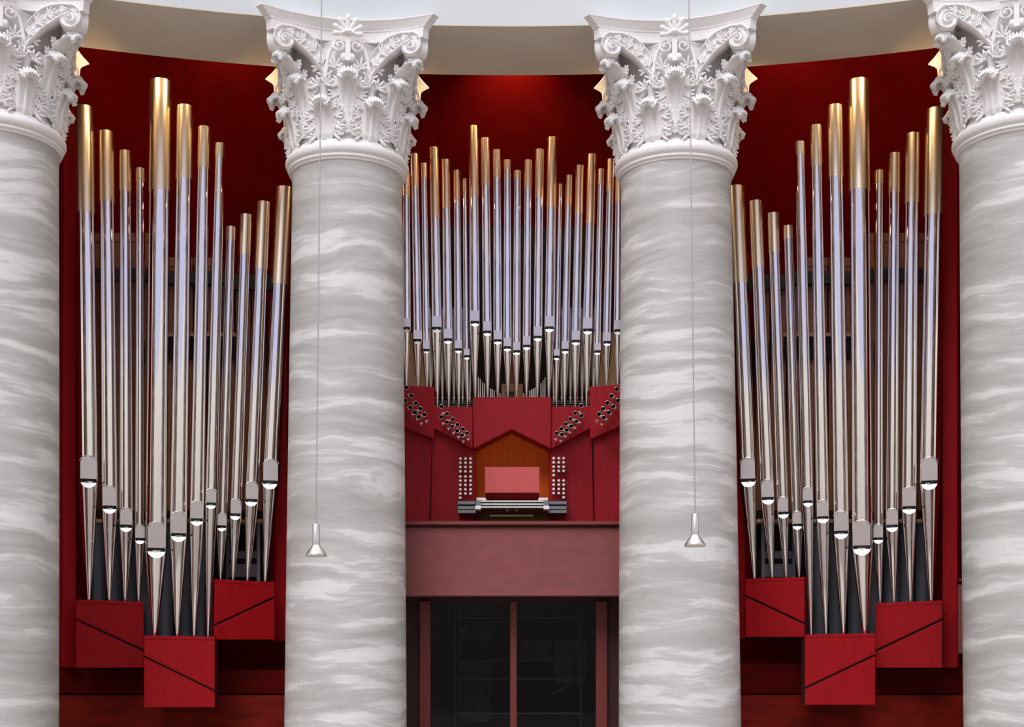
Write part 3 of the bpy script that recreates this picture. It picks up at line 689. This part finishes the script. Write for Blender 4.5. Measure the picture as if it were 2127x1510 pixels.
# console body, keyboards
con=thing('organ_console','organ console with three white keyboards, stepped slate rails and ivory stop knobs','organ console',P(1064,1100,18.2))
DK=18.15
def cb(name,a,b,y0,y1,D,dd,m):
    mb=MB(); mb.box((X(a,D),D,Z(y1,D)),(X(b,D),D+dd,Z(y0,D))); return child(mb,name,m,con)
cb('key_desk',990,1140,1058,1100,18.32,.5,M['desk'])
cb('light_slot',1017,1108,1069,1072.5,18.31,.03,M['tan'])
for px in (1054,1072.5):
    mb=MB(); mb.tube(P(px,1060,18.28),P(px,1060,18.34),.011); child(mb,'toe_stud',M['white'],con)
for i,(y0,y1) in enumerate(((1039.5,1042.5),(1045.5,1048.5),(1051.5,1054.5))):
    D=18.38-.12*i
    mb=MB(); n=36; a0,a1=999,1129
    for j in range(n):
        xa=a0+(a1-a0)*j/n; xb=a0+(a1-a0)*(j+1)/n-.35
        mb.box((X(xa,D),D,Z(y1,D)),(X(xb,D),D+.14,Z(y0,D)))
    kk=child(mb,'keyboard',M['knob'],con)
    mb=MB()
    for j in range(n):
        if j%7 in (0,1,3,4,5):
            xa=a0+(a1-a0)*(j+.7)/n; mb.box((X(xa,D),D+.05,Z(y0,D)),(X(xa+2,D),D+.14,Z(y0-1.2,D)))
    o=mb.build('sharp_keys',M['blackm'],kk,con.location)
    cb('key_slip',997,1131,y1,y1+2.6,D+.02,.1,M['blackm'])
for a,b_,s_ in ((989,999,-1),(1129,1139,1)):
    cb('key_cheek',a,b_,1039,1050,18.16,.3,M['slat'])
    cb('cheek_block',a-(2 if s_<0 else 0),b_+(2 if s_>0 else 0),1050,1057.5,18.10,.3,M['white'])
for pts in ([(990,1039),(1011,1039),(1008,1033.5),(990,1033.5)],[(1117,1039),(1138,1039),(1138,1033.5),(1120,1033.5)]):
    mb=MB(); mb.prism([P(x,y,18.40) for x,y in pts],(0,.2,0)); child(mb,'upper_cheek',M['white'],con)
for a,b_ in ((951,988),(1139,1177)):
    for i,(y0,y1) in enumerate(((1041,1047.5),(1051,1057.5),(1059.5,1065))):
        cb('slate_rail',a,b_,y0,y1,18.24-.04*i,.36+.04*i,M['slat'])
    cb('rail_core',a+1,b_-1,1043,1066.5,18.34,.25,M['black'])
def knob(px,py):
    D=18.36; mb=MB(); c=P(px,py,D); r=.0195
    V=[];Fc=[];n=16
    prof=[(0,-.006),(.006,-.009),(.012,-.007),(.0165,-.004),(r,.004),(r,.014),(.012,.02)]
    for rr_,y in prof[1:]:
        for k in range(n): V.append((c.x+rr_*math.cos(2*PI*k/n),c.y+y,c.z+rr_*math.sin(2*PI*k/n)))
    for i in range(len(prof)-2):
        for k in range(n): Fc.append((i*n+k,i*n+(k+1)%n,(i+1)*n+(k+1)%n,(i+1)*n+k))
    Fc.append(tuple(range(n))); mb.add(V,Fc,True,0)
    mb.tube((c.x,c.y+.01,c.z),(c.x,c.y+.17,c.z),.010,10,1)
    child(mb,'stop_knob',None,con,[M['knob'],M['blackm']])
def kx(p): return 820+.2257*p
def ky(p): return 780+.2257*p
for j,px in enumerate((603,650,697)):
    for py in (765,803,842,882,930,968,1007,1048,1087)+((1126,) if j==0 else ()): knob(kx(px),ky(py))
for j,px in enumerate((1463,1510,1555)):
    for py in (762,800,840,878)+((917,) if j==0 else ())+(967,1005,1045,1083)+((1122,) if j==2 else ()): knob(kx(px),ky(py))
# music desk
md=thing('music_desk','pinkish red music desk board standing over the keyboards in the orange niche','music desk',P(1064,1037,18.5))
mb=MB(); mb.box((X(1007.5,18.5),18.5,Z(1023.5,18.5)),(X(1120,18.5),18.54,Z(970,18.5))); child(mb,'desk_board',M['pink'],md)
mb=MB(); mb.prism([P(1008.5,1024,18.46),P(1119.5,1024,18.46),P(1119.5,1030,18.46),P(1114,1037,18.46),P(1014,1037,18.46),P(1008.5,1030,18.46)],(0,.3,0)); child(mb,'desk_ledge',M['dado2'],md)

# ---- horizontal trumpets
def trumpet(px,py,rpx,grp,label):
    D=17.70 if 'far' in grp else 17.86; c=P(px,py,D); L_=.56
    t=thing('horizontal_trumpet',label,'organ pipe',(c.x,c.y+L_,c.z),grp)
    r=rpx*D/F; mb=MB(); n=24; V=[];Fc=[]
    prof=[(r*.86,.012),(r*.90,0),(r,-.002),(r*1.0,.006),(r*.74,.04),(r*.5,.12),(.008,.45),(.006,L_)]
    for rr_,y in prof:
        for k in range(n): V.append((c.x+rr_*math.cos(2*PI*k/n),c.y+y,c.z+rr_*math.sin(2*PI*k/n)))
    for i in range(len(prof)-1):
        for k in range(n): Fc.append((i*n+k,i*n+(k+1)%n,(i+1)*n+(k+1)%n,(i+1)*n+k))
    mb.add(V,Fc,True); child(mb,'horn',M['horn'],t)
    V=[(c.x+r*.86*math.cos(2*PI*k/n),c.y+.012,c.z+r*.86*math.sin(2*PI*k/n)) for k in range(n)]+[(c.x,c.y+.12,c.z)]
    mb=MB(); mb.add(V,[(k,(k+1)%n,n) for k in range(n)],True); child(mb,'throat',M['black'],t)
    mb=MB(); mb.tube((c.x,c.y+L_-.13,c.z),(c.x,c.y+L_-.02,c.z),.016,12); mb.tube((c.x,c.y+L_-.10,c.z-.03),(c.x,c.y+L_-.10,c.z+.005),.005,8); child(mb,'boot',M['alu'],t)
LO=[(105,110),(152,185),(193,255),(235,305),(273,358)]; LO2=[(98,228),(143,293),(185,338),(222,381)]
LI=[(430,285),(483,352),(535,402),(577,452),(627,492),(665,530)]; LI2=[(430,381),(481,428),(529,468),(575,508),(619,548)]
RI=[(1491,530),(1534,490),(1576,445),(1616,398),(1662,345),(1717,275)]; RI2=[(1538,543),(1583,502),(1624,465),(1671,422),(1718,370)]
RO=[(1880,355),(1917,306),(1957,252),(1996,187),(2042,125)]; RO2=[(1925,388),(1970,340),(2012,285),(2055,230)]
for (up,lo,w) in ((LO,LO2,'far left crimson panel'),(LI,LI2,'left crimson panel'),(RI,RI2,'right crimson panel'),(RO,RO2,'far right crimson panel')):
    for row,lst in (('upper',up),('lower',lo)):
        for i,(a,b_) in enumerate(lst):
            trumpet(kx(a),ky(b_),4.3 if 'far' not in w else 4.7,'horizontal trumpets on the '+w,'black mouthed horizontal trumpet, %s from left in %s row on the %s'%(ORD[i],row,w))

# ================================================================ PENDANT LAMPS
def lamp(px,pyb,ptx,label):
    D=10.2; s=D/F; c=P(px,pyb,D); xt=X(ptx,D)
    t=thing('pendant_lamp',label,'pendant lamp',c,'pendant lamps')
    mb=MB(); r=21.5*s; zb=c.z
    mb.rings([(c.x,D,zb+.012,r*.93),(c.x,D,zb,r*.97),(c.x,D,zb,r),(c.x,D,zb+.008,r*1.02),(c.x,D,zb+.02,r*.97),(c.x,D,zb+24*s,r*.36)],40,cap=(False,False)); child(mb,'lamp_shade',M['alu'],t)
    mb=MB(); mb.rings([(c.x,D,zb+.01,r*.92),(c.x,D,zb+22*s,r*.30)],40,cap=(False,True)); child(mb,'reflector',M['alu'],t)
    mb=MB(); mb.rings([(c.x,D,zb+24*s,7.6*s),(c.x,D,zb+66.5*s,7.6*s),(c.x,D,zb+67.5*s,7*s)],32); child(mb,'lamp_body',M['alu'],t)
    mb=MB(); mb.tube((c.x,D,zb+67*s),(c.x,D,zb+71*s),3.2*s,12); mb.tube((c.x,D,zb+70*s),(c.x+.002,D,zb+97*s),1.4*s,10); child(mb,'stem',M['cable'],t)
    z1=Z(0,D); dz=z1-(zb+95*s); k=(xt-c.x)/dz; zt=14.0
    mb=MB(); mb.tube((c.x,D,zb+95*s),(c.x+k*(zt-zb-95*s),D,zt),.0045,8); child(mb,'cable',M['cable'],t)
lamp(656.5,1156,668,'small aluminium cone pendant lamp hanging in front of the second column')
lamp(1443.5,1135,1431,'small aluminium cone pendant lamp hanging in front of the third column')

# ================================================================ LIGHT
W=bpy.data.worlds.new('hall_light'); bpy.context.scene.world=W; W.use_nodes=True; nt=W.node_tree; N=nt.nodes.new; L=nt.links.new
bg=nt.nodes['Background']; tc=N('ShaderNodeTexCoord'); sx=N('ShaderNodeSeparateXYZ'); L(tc.outputs['Generated'],sx.inputs[0])
def mth(op,a,b=None,c=None,clamp=False):
    n=N('ShaderNodeMath'); n.operation=op; n.use_clamp=clamp
    for i,v in enumerate((a,b,c)):
        if v is None: continue
        if isinstance(v,(int,float)): n.inputs[i].default_value=v
        else: L(v,n.inputs[i])
    return n.outputs[0]
x,y,z=sx.outputs
hl=mth('SQRT',mth('ADD',mth('MULTIPLY',x,x),mth('MULTIPLY',y,y)))
te=mth('DIVIDE',z,mth('MAXIMUM',hl,.001))           # tan of elevation
azm=mth('ARCTAN2',x,mth('MULTIPLY',y,-1))            # azimuth from behind the camera
aa=mth('ABSOLUTE',azm)
# base by elevation
rp=N('ShaderNodeValToRGB'); cr=rp.color_ramp; cr.interpolation='LINEAR'
stops=[(0,(.10,.09,.08)),(.30,(.22,.20,.18)),(.355,(.36,.31,.30)),(.40,(.62,.57,.53)),(.435,(.82,.78,.73)),(.50,(.84,.77,.74)),(.58,(.78,.73,.72)),(.70,(1.4,1.42,1.46)),(1,(2.2,2.25,2.35))]
cr.elements[0].position=0; cr.elements[0].color=(*stops[0][1],1); cr.elements[1].position=1; cr.elements[1].color=(*stops[-1][1],1)
for p_,c_ in stops[1:-1]: e=cr.elements.new(p_); e.color=(*c_,1)
el=mth('ARCTANGENT',te); elf=mth('ADD',mth('MULTIPLY',el,1/PI*1.0),.36)   # -pi/2..pi/2 -> -.14...86
L(elf,rp.inputs[0])
# lilac-blue patch painted into the world, shaped to give the pipes' reflected stripe
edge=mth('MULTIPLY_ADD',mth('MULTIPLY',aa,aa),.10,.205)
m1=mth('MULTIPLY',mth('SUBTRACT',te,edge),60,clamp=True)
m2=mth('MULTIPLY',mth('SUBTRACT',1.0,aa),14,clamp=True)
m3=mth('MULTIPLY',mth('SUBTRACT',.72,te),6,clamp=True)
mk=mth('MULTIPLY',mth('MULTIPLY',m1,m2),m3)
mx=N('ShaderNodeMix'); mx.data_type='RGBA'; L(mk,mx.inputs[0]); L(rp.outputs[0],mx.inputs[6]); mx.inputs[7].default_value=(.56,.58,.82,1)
# dark reflection bands painted either side of it, left switched off
p1=mth('MULTIPLY',mth('SUBTRACT',.30,mth('ABSOLUTE',mth('SUBTRACT',aa,1.32))),9,clamp=True)
p2=mth('MULTIPLY',mth('MULTIPLY',p1,mth('MULTIPLY',mth('SUBTRACT',te,.10),10,clamp=True)),m3)
mx2=N('ShaderNodeMix'); mx2.data_type='RGBA'; L(mth('MULTIPLY',p2,.0),mx2.inputs[0]); L(mx.outputs[2],mx2.inputs[6]); mx2.inputs[7].default_value=(.10,.07,.065,1)
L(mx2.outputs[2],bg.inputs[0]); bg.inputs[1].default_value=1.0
def light(kind,name,loc,energy,col,target=None,**kw):
    l=bpy.data.lights.new(name,kind); l.energy=energy; l.color=col
    for k,v in kw.items(): setattr(l,k,v)
    o=bpy.data.objects.new(name,l); C.objects.link(o); o.location=loc
    if target is not None: o.rotation_euler=(Vector(target)-Vector(loc)).to_track_quat('-Z','Y').to_euler()
    return o
# soft daylight falling from the dome windows
light('SUN','dome_daylight',(-5,-5,20),1.9,(1,.99,1.0),(0,10.5,4),angle=math.radians(35))
# warm spotlights above the pipes, up behind the soffit
def wallD(px):
    for (p0,d0),(p1,d1) in zip(verts[:-1],verts[1:]):
        if p0<=px<=p1: return d0+(d1-d0)*(px-p0)/(p1-p0)
for (px,e) in ((170,160),(470,130),(1062,260),(1640,170),(1850,130)):
    D=wallD(px)-.45; light('SPOT','wall_spot',(X(px,D),D,11.75),e,(1,.72,.42),(X(px,D),D+.5,9.0),spot_size=math.radians(95),spot_blend=1,shadow_soft_size=.08)
# small warm lamps tucked behind the capitals
for (px,py,D,e,t) in ((335,300,18.35,38,(-5.2,17.3,9.3)),(424,330,18.3,16,(X(560,17.9),17.9,9.3)),(1734,330,18.3,9,(X(1565,17.9),17.9,9.3)),(1783,300,18.35,26,(5.2,17.3,9.3))):
    light('SPOT','capital_spot',tuple(P(px,py,D)),e,(1,.60,.27),t,spot_size=math.radians(70),spot_blend=.6,shadow_soft_size=.05)
# cove lamps in the slot behind the entablature
for (px,e) in ((262,20),(455,22),(900,12),(1063,15),(1225,12),(1660,22),(1862,20)):
    R_=17.90; k=(px-CX)/F; D=R_/math.sqrt(1+k*k); light('POINT','cove_lamp',(k*D,D,9.52),e,(1,.66,.34),shadow_soft_size=.045)
for i,(px,D) in enumerate(((200,17.95),(345,17.9),(1780,17.9),(1915,17.95),(985,18.3),(1145,18.3))):
    light('SPOT','pipe_spot',(X(px,D),D+.1,12.2),130,(1,.70,.38),(X(px,D),D-.0,6.0),spot_size=math.radians(50),spot_blend=.7,shadow_soft_size=.06)
vs=bpy.context.scene.view_settings
vs.view_transform='Standard'; vs.look='None'; vs.gamma=1; vs.exposure=0; vs.use_curve_mapping=False
